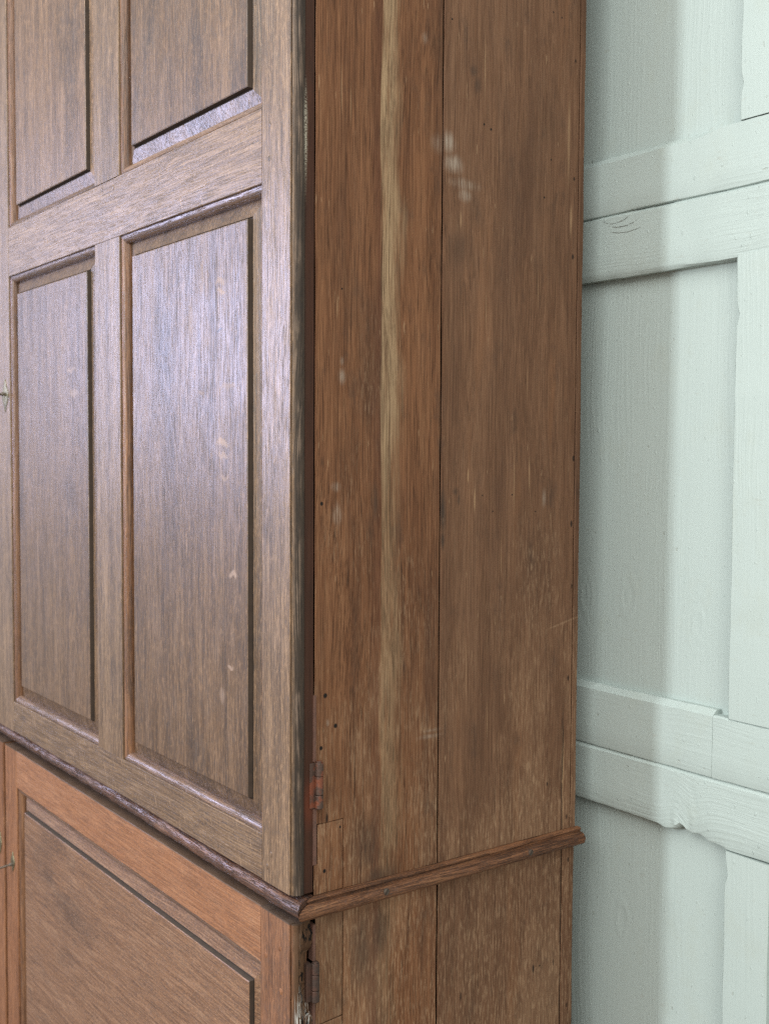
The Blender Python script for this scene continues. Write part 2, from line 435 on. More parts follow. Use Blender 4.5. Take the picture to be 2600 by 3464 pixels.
M['mould'] = oak('waxed_oak_moulding_upright', 'z', ((.065, .028, .013), (.135, .062, .029), (.22, .108, .052)), (.04, .024, .016), .6, (.24, .16, .095), .2, .5, .3, 0, (.36, .5), .45, .0003)
M['mouldx'] = oak('waxed_oak_moulding_level', 'x', ((.060, .033, .020), (.115, .066, .043), (.185, .113, .076)), (.04, .025, .018), .6, (.24, .165, .11), .2, .5, .4, 0, (.30, .42), .5, .0003)
M['lstile'] = oak('worn_oak_upright', 'z', L_COLS, (.07, .034, .019), .55, (.29, .175, .095), .2, .5, .35, 0, (.48, .62), .3, .0004, .001, grime_top, .25)
M['lstile_edge'] = oak('worn_oak_hinge_stile', 'z', L_COLS, (.065, .034, .02), .65, (.29, .175, .095), .2, .55, .4, 0, (.48, .62), .3, .0004, .001, low_edge, .3)
M['lrail'] = oak('worn_oak_rail', 'x', ((.138, .057, .024), (.190, .083, .038), (.240, .115, .057)), (.085, .040, .021), .7, (.31, .185, .105), .2, .35, .32, .35, (.48, .62), .3, .0003, .001, grime_top, 0, .15)
M['lpanel'] = oak('worn_oak_broad_panel', 'x', ((.084, .041, .021), (.142, .073, .039), (.205, .116, .067)), (.060, .034, .022), .8, (.26, .165, .10), .35, .3, .5, 0, (.44, .56), .35, .0003, .002, None, 0, .12)
SIDE = ((.080, .033, .015), (.126, .055, .025), (.182, .087, .042))
M['side'] = oak('dry_oak_side_board', 'z', SIDE, (.045, .025, .016), .6, (.19, .115, .066), .22, .4, 0, 0, (.66, .82), .2, .0003, 0, side_marks(True, False, 0.0, .217), hair=.85)
M['side_back'] = oak('dry_oak_rear_board', 'z', ((.076, .034, .017), (.116, .056, .029), (.162, .086, .048)), (.048, .030, .020), .65, (.185, .115, .070), .25, .35, 0, 0, (.66, .82), .2, .0003, 0, side_marks(False, True, .216, .52), hair=.75)
M['patch'] = oak('patched_oak_insert', 'z', ((.082, .034, .015), (.134, .059, .027), (.19, .092, .045)), (.05, .028, .017), .5, (.25, .15, .08), .3, .5, .2, 0, (.62, .78), .2, .0004, 0, side_marks(False, False, 0.0, .05), hair=.5)
M['waist'] = oak('dark_oak_waist_moulding', 'x', ((.030, .015, .011), (.070, .033, .022), (.15, .07, .04)), (.028, .018, .015), .5, (.24, .14, .08), .3, .5, .2, 0, (.26, .5), .45, .0012, .006)
M['waisty'] = oak('oak_side_waist_moulding', 'y', ((.050, .021, .010), (.118, .050, .023), (.19, .088, .041)), (.028, .016, .011), .7, (.22, .125, .06), .25, .6, .3, 0, (.5, .68), .3, .0005)
M['inner'] = oak('dark_oak_carcass', 'z', ((.03, .018, .012), (.06, .036, .024), (.10, .06, .04)), (.03, .02, .015), .4, (.12, .1, .08), .3, .4, 0, 0, (.7, .85), .3, .0004)
M['innerx'] = oak('dusty_oak_carcass_level', 'x', ((.03, .018, .012), (.06, .036, .024), (.10, .06, .04)), (.03, .02, .015), .4, (.12, .1, .08), .3, .4, 0, 0, (.7, .85), .3, .0004)


def metal(name, c1, c2, rust, rust_amt, rough, metallic):
    N = NT(name)
    P = N.pos()
    n = N.noise(P, 260, 4.0, 0.65)
    n2 = N.noise(P, 55, 3.0, 0.6)
    c = N.mix(n, c1, c2)
    c = N.mix(N.m('MULTIPLY', N.step(n2, 0.45, 0.62), rust_amt), c, rust)
    N.put(N.bsdf.inputs['Base Color'], c)
    N.bsdf.inputs['Metallic'].default_value = metallic
    N.put(N.bsdf.inputs['Roughness'], N.m('ADD', N.m('MULTIPLY', n, 0.25), rough))
    N.put(N.bsdf.inputs['Normal'], N.bump(n, 0.0006))
    return N.mat


M['iron'] = metal('rusty_hinge_iron', (.038, .024, .019), (.095, .055, .04), (.21, .055, .022), .65, .42, .3)
M['iron_dark'] = metal('dark_hinge_iron', (.03, .02, .016), (.06, .036, .027), (.09, .035, .02), .4, .5, .3)
M['strip'] = metal('brown_strip', (.065, .030, .020), (.13, .06, .04), (.05, .025, .018), .4, .6, .0)
M['brass'] = metal('tarnished_brass', (.13, .115, .07), (.24, .21, .125), (.07, .065, .045), .5, .38, .8)
M['steel'] = metal('dull_key_steel', (.09, .075, .06), (.2, .17, .14), (.12, .06, .035), .5, .4, .6)
M['screw'] = metal('old_screw_steel', (.05, .038, .03), (.14, .105, .08), (.10, .05, .03), .4, .45, .5)
gd = NT('groove_dust_shade')
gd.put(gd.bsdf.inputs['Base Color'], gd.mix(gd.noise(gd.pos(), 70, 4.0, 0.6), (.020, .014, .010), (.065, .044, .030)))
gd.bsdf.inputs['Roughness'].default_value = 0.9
M['groove_dust_shade'] = gd.mat
blk = NT('dark_void')
blk.bsdf.inputs['Base Color'].default_value = (.006, .005, .004, 1)
blk.bsdf.inputs['Roughness'].default_value = 0.9
M['black'] = blk.mat


# ---------------------------------------------------------------- brushed paint on old boards
def paint(name, grain='z', relief=0.0012, knots=(), cracks=False):
    N = NT(name)
    P = N.pos()
    x, y, z = N.sep(P)
    off = N.m('MULTIPLY', N.rnd(), 9.7)
    wv = N.m('MULTIPLY', N.m('SUBTRACT', N.noise(N.vm('MULTIPLY', P, (9, 9, 4) if grain == 'z' else (4, 9, 9)), 1.0, 2.0), 0.5), 0.03)
    a, l = (x, z) if grain == 'z' else (z, x)
    a = N.m('ADD', a, wv)
    kd = None
    for (kx, kz, r) in knots:
        dx = N.m('MULTIPLY', N.m('SUBTRACT', x, kx), 1.0 / r)
        dz = N.m('MULTIPLY', N.m('SUBTRACT', z, kz), 0.45 / r)
        d2 = N.m('ADD', N.m('MULTIPLY', dx, dx), N.m('MULTIPLY', dz, dz))
        g = N.m('POWER', 2.718, N.m('MULTIPLY', d2, -0.55))
        a = N.m('ADD', a, N.m('MULTIPLY', N.m('MULTIPLY', g, dx), r * 0.9))
        q = N.m('MULTIPLY', N.m('SINE', N.m('MULTIPLY', N.m('SQRT', N.m('ADD', d2, N.m('MULTIPLY', N.noise(P, 40, 2.0), 0.5))), 8.0)), g)
        kd = q if kd is None else N.m('ADD', kd, q)
    g1 = N.noise(N.comb(N.m('MULTIPLY', a, 210), off, N.m('MULTIPLY', l, 5.5)), 1.0, 3.0, 0.6)
    g2 = N.noise(N.comb(N.m('MULTIPLY', a, 60), off, N.m('MULTIPLY', l, 14)), 1.0, 3.0, 0.6)
    g3 = N.noise(P, 90, 3.0, 0.55)
    rid = N.step(g1, 0.40, 0.66)
    wide = N.step(N.noise(N.vm('MULTIPLY', P, (9, 9, 3.5)), 1.0, 2.0), 0.35, 0.65)
    h = N.m('ADD', N.m('MULTIPLY', rid, N.m('ADD', 0.10, N.m('MULTIPLY', wide, 0.34))), N.m('ADD', N.m('MULTIPLY', g2, 0.35), N.m('MULTIPLY', g3, 0.35)))
    pits = N.step(N.noise(N.vm('MULTIPLY', P, (120, 120, 60) if grain == 'z' else (60, 120, 120)), 1.0, 1.0), 0.77, 0.81)
    h = N.m('SUBTRACT', h, N.m('MULTIPLY', pits, 0.9))
    bumps = N.step(N.noise(N.vm('ADD', N.vm('MULTIPLY', P, (150, 150, 90)), (7, 3, 1)), 1.0, 0.0), 0.76, 0.82)
    h = N.m('ADD', h, N.m('MULTIPLY', bumps, 0.8))
    if kd is not None:
        h = N.m('ADD', h, N.m('MULTIPLY', N.m('MULTIPLY', kd, N.step(g2, 0.35, 0.65)), 0.7))
    c = N.mix(N.noise(P, 5, 3.0), (.333, .396, .378), (.355, .416, .398))
    c = N.mix(N.m('MULTIPLY', N.step(g3, 0.62, 0.75), 0.2), c, (.37, .42, .385))
    c = N.mix(N.m('MULTIPLY', pits, 0.35), c, (.22, .23, .19))
    c = N.mix(N.m('MULTIPLY', N.step(N.noise(N.vm('MULTIPLY', P, (14, 14, 9)), 1.0, 5.0, 0.7), 0.52, 0.75), 0.35), c, (.32, .36, .315))
    sc_ = N.step(N.noise(N.vm('MULTIPLY', P, (38, 38, 110)), 1.0, 3.0, 0.6), 0.66, 0.74)
    c = N.mix(N.m('MULTIPLY', sc_, 0.28), c, (.27, .28, .24))
    if cracks:
        # curved drying cracks in the paint around a knot
        for (kx, kz, r) in ((.030, .395, .042), (.045, .398, .057), (.052, .396, .068)):
            dx = N.m('SUBTRACT', x, kx)
            dz = N.m('MULTIPLY', N.m('SUBTRACT', z, kz), 1.35)
            d = N.m('SQRT', N.m('ADD', N.m('MULTIPLY', dx, dx), N.m('MULTIPLY', dz, dz)))
            d = N.m('ADD', d, N.m('MULTIPLY', N.m('SUBTRACT', g2, 0.5), 0.008))
            cr = N.m('MULTIPLY', N.step(N.m('ABSOLUTE', N.m('SUBTRACT', d, r)), 0.0011, 0.0004), N.m('MULTIPLY', N.step(N.m('ABSOLUTE', dx), 0.034, 0.020), N.m('MULTIPLY', N.step(dz, -0.02, -0.03), N.step(g3, 0.40, 0.48))))
            h = N.m('SUBTRACT', h, N.m('MULTIPLY', cr, 2.0))
            c = N.mix(N.m('MULTIPLY', cr, 0.7), c, (.12, .11, .085))
    N.put(N.bsdf.inputs['Base Color'], c)
    N.put(N.bsdf.inputs['Roughness'], N.m('ADD', N.m('MULTIPLY', g2, 0.15), 0.40))
    N.bsdf.inputs['Specular IOR Level'].default_value = 0.4
    N.put(N.bsdf.inputs['Normal'], N.bump(h, relief))
    return N.mat


M['paint_panel'] = paint('pale_green_paint_panel', 'z', 0.00045, ((-.037, -.233, .016), (.052, -.224, .018), (.19, -.254, .012), (.05, -.75, .015)))
M['paint_stile'] = paint('pale_green_paint_upright', 'z', .0004)
M['paint_rail'] = paint('pale_green_paint_rail', 'x', .00045)
M['paint_rail_cracked'] = paint('pale_green_paint_cracked_rail', 'x', .0006, (), True)
M['paint_rail_knot'] = paint('pale_green_paint_knotted_rail', 'x', .0007, ((.185, -.545, .02), (-.005, -.40, .012)))


# ---------------------------------------------------------------- mesh helpers
def tag(o, label=None, cat=None, group=None, kind=None):
    for k, v in (('label', label), ('category', cat), ('group', group), ('kind', kind)):
        if v:
            o[k] = v
    return o


def empty(name, loc, parent=None):
    o = bpy.data.objects.new(name, None)
    o.empty_display_size = 0.05
    col.objects.link(o)
    o.location = loc
    if parent is not None:
        o.parent = parent
        o.location = Vector(loc) - wloc(parent)
    return o


def wloc(o):
    v = Vector((0, 0, 0))
    while o is not None:
        v = v + o.location
        o = o.parent
    return v


def mesh(name, verts, faces, mat, parent=None, smooth=35, bevel=0.0, mats=None, midx=None):
    """verts in world metres with heights relative to the camera; the object's origin is the middle of its base"""
    V = [Vector((v[0], v[1], v[2] + ZC)) for v in verts]
    lo = Vector((min(v.x for v in V), min(v.y for v in V), min(v.z for v in V)))
    hi = Vector((max(v.x for v in V), max(v.y for v in V), max(v.z for v in V)))
    c = Vector(((lo.x + hi.x) / 2, (lo.y + hi.y) / 2, lo.z))
    me = bpy.data.meshes.new(name)
    me.from_pydata([v - c for v in V], [], faces)
    for m_ in (mats or [mat]):
        me.materials.append(M[m_])
    if midx:
        for p, i in zip(me.polygons, midx):
            p.material_index = i
    import bmesh
    bm = bmesh.new()
    bm.from_mesh(me)
    bmesh.ops.recalc_face_normals(bm, faces=bm.faces)
    bm.to_mesh(me)
    bm.free()
    if smooth:
        me.polygons.foreach_set('use_smooth', [True] * len(me.polygons))
        me.set_sharp_from_angle(angle=math.radians(smooth))
    me.update()
    o = bpy.data.objects.new(name, me)
    col.objects.link(o)
    if parent is not None:
        o.parent = parent
        o.location = c - wloc(parent)
    else:
        o.location = c
    if bevel:
        b = o.modifiers.new('soft_edges', 'BEVEL')
        b.width = bevel
        b.segments = 2
        b.limit_method = 'ANGLE'
        b.angle_limit = math.radians(40)
    return o


SEED = [0]


def extrude(name, prof, axis, s0, s1, mat, parent, n=1, jit=0.0, freq=9.0, e0=None, e1=None, fn=None, smooth=35):
    """closed profile swept along an axis: profile (x,y) along z, (y,z) along x, (x,z) along y"""
    SEED[0] += 1
    sd = SEED[0] * 3.71
    vs, fs = [], []
    k = len(prof)
    for i in range(n + 1):
        t = i / n
        for j, (a, b) in enumerate(prof):
            s = s0 + (s1 - s0) * t
            if i == 0 and e0:
                s = s0 + e0(a, b)
            if i == n and e1:
                s = s1 + e1(a, b)
            if jit:
                q = Vector((s * freq, a * 60 + sd, b * 60))
                a2 = a + jit * (mnoise.noise(q) + 0.5 * mnoise.noise(q * 3.1))
                b2 = b + jit * (mnoise.noise(q + Vector((31, 7, 3))) + 0.5 * mnoise.noise(q * 3.1 + Vector((5, 1, 9))))
            else:
                a2, b2 = a, b
            if fn:
                a2, b2 = fn(j, a2, b2, s)
            vs.append({'z': (a2, b2, s), 'x': (s, a2, b2), 'y': (a2, s, b2)}[axis])
    for i in range(n):
        for j in range(k):
            j2 = (j + 1) % k
            fs.append((i * k + j, i * k + j2, (i + 1) * k + j2, (i + 1) * k + j))
    fs.append(tuple(range(k)))
    fs.append(tuple(n * k + j for j in range(k)))
    return mesh(name, vs, fs, mat, parent, smooth)


def rect(a0, a1, b0, b1, c=0.0012):
    return [(a0 + c, b0), (a1 - c, b0), (a1, b0 + c), (a1, b1 - c), (a1 - c, b1), (a0 + c, b1), (a0, b1 - c), (a0, b0 + c)]


def board(name, x0, x1, y0, y1, z0, z1, mat, parent, axis='z', n=24, jit=0.0004, c=0.0012, freq=9.0, fn=None):
    if axis == 'z':
        return extrude(name, rect(x0, x1, y0, y1, c), 'z', z0, z1, mat, parent, n, jit, freq, fn=fn)
    if axis == 'x':
        return extrude(name, rect(y0, y1, z0, z1, c), 'x', x0, x1, mat, parent, n, jit, freq, fn=fn)
    return extrude(name, rect(x0, x1, z0, z1, c), 'y', y0, y1, mat, parent, n, jit, freq, fn=fn)


def disc(name, c, axis, r, d, mat, parent, n=14, rz=None, dome=0.0):
    """short round plug: axis 'y' faces -Y (front), 'x' faces +X (side)"""
    rz = rz or r
    vs, fs = [], []
    for q, (dep, sc_) in enumerate(((0, 1.0), (d * 0.8, 1.0), (d, 0.86))):
        for i in range(n):
            t = 2 * math.pi * i / n
            u, v = r * sc_ * math.cos(t), rz * sc_ * math.sin(t)
            vs.append((c[0] + u, c[1] - dep, c[2] + v) if axis == 'y' else (c[0] + dep, c[1] + u, c[2] + v))
    for q in range(2):
        for i in range(n):
            fs.append((q * n + i, q * n + (i + 1) % n, (q + 1) * n + (i + 1) % n, (q + 1) * n + i))
    fs.append(tuple(range(n)))
    if dome:
        vs.append((c[0], c[1] - d - dome, c[2]) if axis == 'y' else (c[0] + d + dome, c[1], c[2]))
        for i in range(n):
            fs.append((2 * n + i, 2 * n + (i + 1) % n, 3 * n))
    else:
        fs.append(tuple(2 * n + i for i in range(n)))
    return mesh(name, vs, fs, mat, parent, 40)


YD = -0.034          # front plane of the doors
YB = -0.0015          # their back
XL = -2.405          # cupboard's far side


# ---------------------------------------------------------------- panelled wall
wall = empty('panelled_wall', (-0.4, 0.59, 0.0))
tag(wall, 'pale green painted timber panelled wall behind the oak cupboard', 'wall')
YP, YR = 0.560, 0.540
WX0, WX1 = -2.9, 1.25


# recessed panels (a continuous bay left of the upright, and the next bay to the right)
for zz0, zz1 in ((0.36, 1.35), (-0.48, 0.38), (-1.40, -0.46)):
    for xx0, xx1 in ((WX0, 0.28), (0.32, WX1)):
        board('panel', xx0, xx1, YP, YP + 0.02, zz0, zz1, 'paint_panel', wall, 'z', 10, 0.0005, 0.001, 2.0)
# horizontal boards, two to a band


def rail_prof(z0, z1, ct, cb):
    # (y,z): front face at YR, chamfers ct at the top edge and cb at the bottom edge
    return [(YP + 0.004, z0), (YR + cb, z0), (YR + cb * 0.25, z0 + cb * 0.35), (YR, z0 + cb * 1.1), (YR, z0 + (z1 - z0) * 0.35), (YR, z0 + (z1 - z0) * 0.7),
            (YR, z1 - ct * 1.0), (YR + ct * 0.5, z1 - ct * 0.5), (YR + ct, z1), (YP + 0.004, z1)]


NR = 150
extrude('rail_board', rail_prof(0.3785, 0.470, 0.010, 0.0040), 'x', -0.45, WX1, 'paint_rail', wall, NR, 0.0010, 16.0,
        fn=lambda j, a, b, s: (a, b) if j not in (6, 7) else (a - (0.0 if j == 6 else max(0, min(1, (s - 0.19) / 0.04)) * 0.0035), b + max(0, min(1, (s - 0.19) / 0.04)) * (0.009 if j == 6 else 0.0015)), smooth=28)
extrude('rail_board', rail_prof(0.2785, 0.3783, 0.0050, 0.0045), 'x', -0.45, WX1, 'paint_rail_cracked', wall, NR, 0.0011, 16.0, smooth=28,
        fn=lambda j, a, b, s: (a, b + (0.0045 * max(0, min(1, (0.24 - s) / 0.2)) if j in (2, 3) else 0)))
extrude('rail_board', rail_prof(-0.4728, -0.3725, 0.009, 0.0035), 'x', -0.45, 0.2345, 'paint_rail', wall, 60, 0.0009, 16.0, smooth=28)
extrude('rail_board', rail_prof(-0.4728, -0.3800, 0.0025, 0.003), 'x', 0.2349, WX1, 'paint_rail', wall, 90, 0.0009, 16.0, smooth=28)


def wane(j, a, b, s):
    # waney, knotty lower edge of the lowest board, and its notch
    if j in (0, 1, 2, 3):
        d = 0.0
        d += 0.0075 * math.exp(-((s - 0.180) / 0.0065) ** 2)
        d += -0.0035 * math.exp(-((s - 0.150) / 0.012) ** 2)
        d += 0.0035 * math.exp(-((s - 0.213) / 0.010) ** 2)
        d += -0.003 * math.exp(-((s - 0.232) / 0.008) ** 2)
        d += -0.006 * max(0, min(1, (s - 0.235) / 0.03))
        return a + (0.004 * math.exp(-((s - 0.18) / 0.01) ** 2) if j in (1, 2) else 0), b + d
    return a, b


extrude('rail_board', rail_prof(-0.5668, -0.4730, 0.0055, 0.0055), 'x', -0.45, WX1, 'paint_rail_knot', wall, 260, 0.0010, 16.0, fn=wane, smooth=28)
# plain continuation of the bands behind the cupboard
for z0_, z1_ in ((0.2857, 0.470), (-0.5668, -0.376)):
    board('rail_board', WX0, -0.452, YR, YP + 0.004, z0_, z1_, 'paint_rail', wall, 'x', 4, 0, 0.003)


def stile_edge(zmark):
    def f(j, a, b, s):
        # the chamfer on the upright's edge stops short of the rails, leaving a small shoulder
        if j in (7, 0):
            k = math.exp(-((s - zmark) / 0.010) ** 2)
            return a + 0.0045 * k, b
        return a, b
    return f


for z0_, z1_, zm in ((0.4708, 1.35, 0.522), (-0.3795, 0.2850, 0.2), (-1.40, -0.5735, -0.605)):
    for x0_, x1_ in ((0.2600, 0.3345), (0.92, 0.995)):
        board('upright', x0_, x1_, YR - 0.0004, YP + 0.004, z0_, z1_, 'paint_stile', wall, 'z', 70, 0.0008, 0.0026, 13.0, fn=stile_edge(zm))
board('wall_backing', WX0 - 0.02, WX1 + 0.02, YP + 0.0205, YP + 0.06, -1.45, 1.40, 'paint_stile', wall, 'z', 1, 0, 0.001)

# ---------------------------------------------------------------- floor under the cupboard (below the frame)
fl = mesh('floor', [(-5, -6, -ZC), (6, -6, -ZC), (6, 0.62, -ZC), (-5, 0.62, -ZC)], [(0, 1, 2, 3)], 'innerx', None, 0)
tag(fl, kind='structure')
M_floor = oak('brown_floor_boards', 'x', ((.10, .07, .05), (.17, .12, .085), (.24, .18, .13)), (.10, .08, .06), .4, (.26, .2, .15), .3, .4, 0, 0, (.5, .7), .4, .0005)
fl.data.materials[0] = M_floor

# ---------------------------------------------------------------- the cupboard
cup = empty('oak_cupboard', (-1.2, 0.235, 0.0))
tag(cup, 'large antique oak cupboard with fielded panel doors above and below a waist moulding', 'cupboard')
ZT, ZB = 1.12, -1.36          # carcass top and bottom
ZW = -0.6125                  # waist line

# side boards: two uprights above the waist, two below
# upper front board with a cut-out for the let-in patch
PZ, PY = -0.5025, 0.0490


def poly_board(name, outline, x0, x1, mat, parent, c=0.0011, slant=0.020):
    """outline in (y,z), extruded from x0 to x1, with a small chamfer at the outer face"""
    n = len(outline)
    cy_ = sum(p[0] for p in outline) / n
    # front edge undercut, a shape added so the joint behind it stays dark
    lo_ = min(q[0] for q in outline) + 0.007
    vs = [(x0, a + (slant if a < lo_ else 0), b) for a, b in outline] + [(x1 - c, a, b) for a, b in outline]
    # inset ring
    ins = []
    for i in range(n):
        p0, p1, p2 = Vector(outline[i - 1]), Vector(outline[i]), Vector(outline[(i + 1) % n])
        d1, d2 = (p1 - p0).normalized(), (p2 - p1).normalized()
        n1, n2 = Vector((-d1.y, d1.x)), Vector((-d2.y, d2.x))
        m_ = (n1 + n2)
        m_ = m_ / max(0.4, (1 + n1.dot(n2)))
        q = p1 + m_ * c
        ins.append((x1, q.x, q.y))
    vs += ins
    fs = []
    for k in range(2):
        for i in range(n):
            j = (i + 1) % n
            fs.append((k * n + i, k * n + j, (k + 1) * n + j, (k + 1) * n + i))
    fs.append(tuple(range(n)))
    fs.append(tuple(2 * n + i for i in range(n)))
    return mesh(name, vs, fs, mat, parent, 30)


def wavy(y0, z0, z1, n, amp, seed):
    return [(y0 + amp * mnoise.noise(Vector((seed, 3.3, (z0 + (z1 - z0) * i / n) * 14))), z0 + (z1 - z0) * i / n) for i in range(n + 1)]


# outlines counter-clockwise in (y, z)
poly_board('side_board', [(PY, -0.6005)] + wavy(0.2147, -0.6005, ZT, 60, 0.0006, 1.0) + [(0.0006, ZT)]
           + wavy(0.0008, 0.9, PZ, 60, 0.0008, 4.0) + [(0.02, PZ - 0.0006), (PY, PZ + 0.0004)], -0.022, 0.0, 'side', cup)
poly_board('repair_patch', [(0.0008, -0.6005), (PY - 0.0007, -0.6005), (PY - 0.0005, PZ - 0.0005), (0.0065, PZ - 0.0014), (0.0062, -0.5585), (0.0008, -0.5580)], -0.020, -0.0006, 'patch', cup)['label'] = 'lighter oak patch let into the side board'
poly_board('side_board', [(0.2170, -0.6005), (0.4890, -0.6005)] + [(0.4890, ZT)] + wavy(0.2170, ZT, -0.59, 60, 0.0006, 2.0), -0.022, -0.0004, 'side_back', cup)
poly_board('back_edge_strip', [(0.4902, -0.6005)] + wavy(0.5012, -0.6005, ZT, 80, 0.0012, 8.0) + [(0.4902, ZT)], -0.022, 0.0003, 'side_back', cup, slant=0.003)
# below the waist
poly_board('side_board', [(PY, ZB), (0.2145, ZB)] + wavy(0.2147, ZB + .01, -0.6255, 40, 0.0006, 5.0) + [(PY, -0.6255)], -0.022, -0.0002, 'side', cup)
poly_board('repair_patch', [(0.0036, -0.7830), (PY - 0.0008, -0.7795), (PY - 0.0006, -0.6255), (0.0036, -0.6255)], -0.020, -0.0008, 'patch', cup)['label'] = 'lighter oak patch let into the side board'
poly_board('side_board', [(0.0010, ZB), (PY - 0.0008, ZB), (PY - 0.0008, -0.7808), (0.0010, -0.7842)], -0.022, -0.0004, 'side', cup)
poly_board('side_board', [(0.2172, ZB), (0.4716, ZB)] + wavy(0.4716, ZB + .01, -0.6255, 40, 0.0010, 9.0) + [(0.2172, -0.6255)], -0.022, -0.0003, 'side_back', cup)
poly_board('back_edge_strip', wavy(0.4731, ZB, -0.6255, 60, 0.0011, 9.5)[:1] + [(0.4890, ZB), (0.4890, -0.6255)] + wavy(0.4731, -0.6255, ZB + 0.01, 40, 0.0011, 9.5), -0.022, 0.0, 'side_back', cup, slant=0.004)
poly_board('back_edge_strip', [(0.4900, ZB)] + wavy(0.5000, ZB, -0.6255, 60, 0.0012, 12.0) + [(0.4900, -0.6255)], -0.022, -0.0010, 'side_back', cup, slant=0.003)
# dark inner lining closes the joints, then the rest of the carcass
board('side_lining', -0.040, -0.0235, 0.030, 0.499, ZB, ZT, 'inner', cup, 'z', 1, 0, 0.0005)
board('far_side', XL, XL + 0.022, 0.0, 0.50, ZB, ZT, 'inner', cup, 'z', 1, 0, 0.001)
board('top_board', XL - 0.01, 0.012, -0.036, 0.502, ZT + 0.0005, ZT + 0.03, 'innerx', cup, 'x', 1, 0, 0.002)
board('bottom_board', XL + 0.0225, -0.0405, 0.0, 0.498, ZB, ZB + 0.022, 'innerx', cup, 'x', 1, 0, 0.001)
board('back_board', XL + 0.0225, -0.0405, 0.480, 0.498, ZB + 0.0225, ZT - 0.0005, 'inner', cup, 'z', 1, 0, 0.001)
board('waist_rail', XL + 0.0225, -0.0405, 0.0, 0.030, -0.660, -0.560, 'innerx', cup, 'x', 1, 0, 0.001)
board('centre_post', -1.235, -1.155, 0.0, 0.030, ZB + 0.0225, -0.661, 'inner', cup, 'z', 1, 0, 0.001)
board('centre_post', -1.245, -1.165, 0.0, 0.030, -0.559, ZT - 0.0005, 'inner', cup, 'z', 1, 0, 0.001)
board('plinth', XL - 0.004, 0.006, -0.030, 0.500, -ZC, ZB - 0.0005, 'waist', cup, 'x', 1, 0, 0.004)

# waist moulding: dark half-round along the front, lighter one with a fillet along the side
NX, NYF = 0.0200, -0.0375
pf = [(-0.0005, -0.5985), (-0.020, -0.5985)]
for i in range(13):
    t = math.pi / 2 - math.pi * i / 12
    pf.append((-0.0265 - 0.011 * math.cos(t), -0.6105 + 0.0118 * math.sin(t)))
pf += [(-0.0005, -0.6235)]
mf = extrude('waist_moulding', pf, 'x', XL - 0.02, 0.0, 'waist', cup, 420, 0.0017, 34.0, e1=lambda a, b: 0.0195 * min(1, -a / 0.0375) - 0.0008, smooth=40,
             fn=lambda j, a, b, s: (a + (0.007 * max(0, min(1, (-0.05 - s) / 0.5)) if j not in (0, len(pf) - 1) else 0), b))
mf['label'] = 'dark waxed half-round moulding across the front'
ps = [(0.0003, -0.5995), (0.0075, -0.5995), (0.0095, -0.6010), (0.0095, -0.6030), (0.0078, -0.6045), (0.0078, -0.6060), (0.0105, -0.6065)]
for i in range(1, 11):
    t = math.pi / 2 - math.pi * i / 11
    ps.append((0.0105 + 0.0095 * math.cos(t), -0.6162 + 0.0097 * math.sin(t)))
ps += [(0.0060, -0.6259), (0.0060, -0.6285), (0.0003, -0.6285)]
extrude('waist_moulding', ps, 'y', 0.0, 0.5045, 'waisty', cup, 120, 0.0005, 14.0, e0=lambda a, b: -0.0375 * (a / 0.0200) + 0.0008, smooth=40)['label'] = 'brown half-round moulding along the side'
for yy, zz in ((0.1081, -0.6125), (0.3848, -0.6135)):
    s_ = disc('screw', (0.0182, yy, zz), 'x', 0.0048, 0.0022, 'screw', cup, 18)
    ang = 0.9
    dy, dz = math.cos(ang) * 0.0045, math.sin(ang) * 0.0045
    ny, nz = -math.sin(ang) * 0.0006, math.cos(ang) * 0.0006
    q = [(0.0205, yy - dy - ny, zz - dz - nz), (0.0205, yy + dy - ny, zz + dz - nz), (0.0205, yy + dy + ny, zz + dz + nz), (0.0205, yy - dy + ny, zz - dz + nz)]
    mesh('slot', q + [(0.0200, *p[1:]) for p in q], [(0, 1, 2, 3), (0, 1, 5, 4), (1, 2, 6, 5), (2, 3, 7, 6), (3, 0, 4, 7), (4, 5, 6, 7)], 'black', s_, 0)


# ---------------------------------------------------------------- doors
def ovolo():
    p = [(-0.002, 0.0045), (0.0012, 0.0045), (0.0020, 0.0032)]
    for i in range(9):
        t = math.pi / 2 * i / 8
        p.append((0.0020 + 0.0115 * math.sin(t), 0.0142 - 0.0110 * math.cos(t)))
    p += [(0.0139, 0.0215), (-0.002, 0.0215)]
    return p


OV = ovolo()


def opening(door, x0, x1, z0, z1, mz, mx, n):
    for side_ in ('l', 'r'):
        pr = [((x0 + u) if side_ == 'l' else (x1 - u), YD + d) for u, d in OV]
        un = (lambda a, b: max(0, a - x0)) if side_ == 'l' else (lambda a, b: max(0, x1 - a))
        extrude('panel_moulding', pr, 'z', z0, z1, mz, door, n, 0.0004, 12.0, e0=lambda a, b, un=un: un(a, b), e1=lambda a, b, un=un: -un(a, b), smooth=40)
    for side_ in ('b', 't'):
        pr = [(YD + d, (z0 + u) if side_ == 'b' else (z1 - u)) for u, d in OV]
        un = (lambda a, b: max(0, b - z0)) if side_ == 'b' else (lambda a, b: max(0, z1 - b))
        extrude('panel_moulding', pr, 'x', x0, x1, mx, door, n, 0.0004, 12.0, e0=lambda a, b, un=un: un(a, b) + 0.0004, e1=lambda a, b, un=un: -un(a, b) - 0.0004, smooth=40)


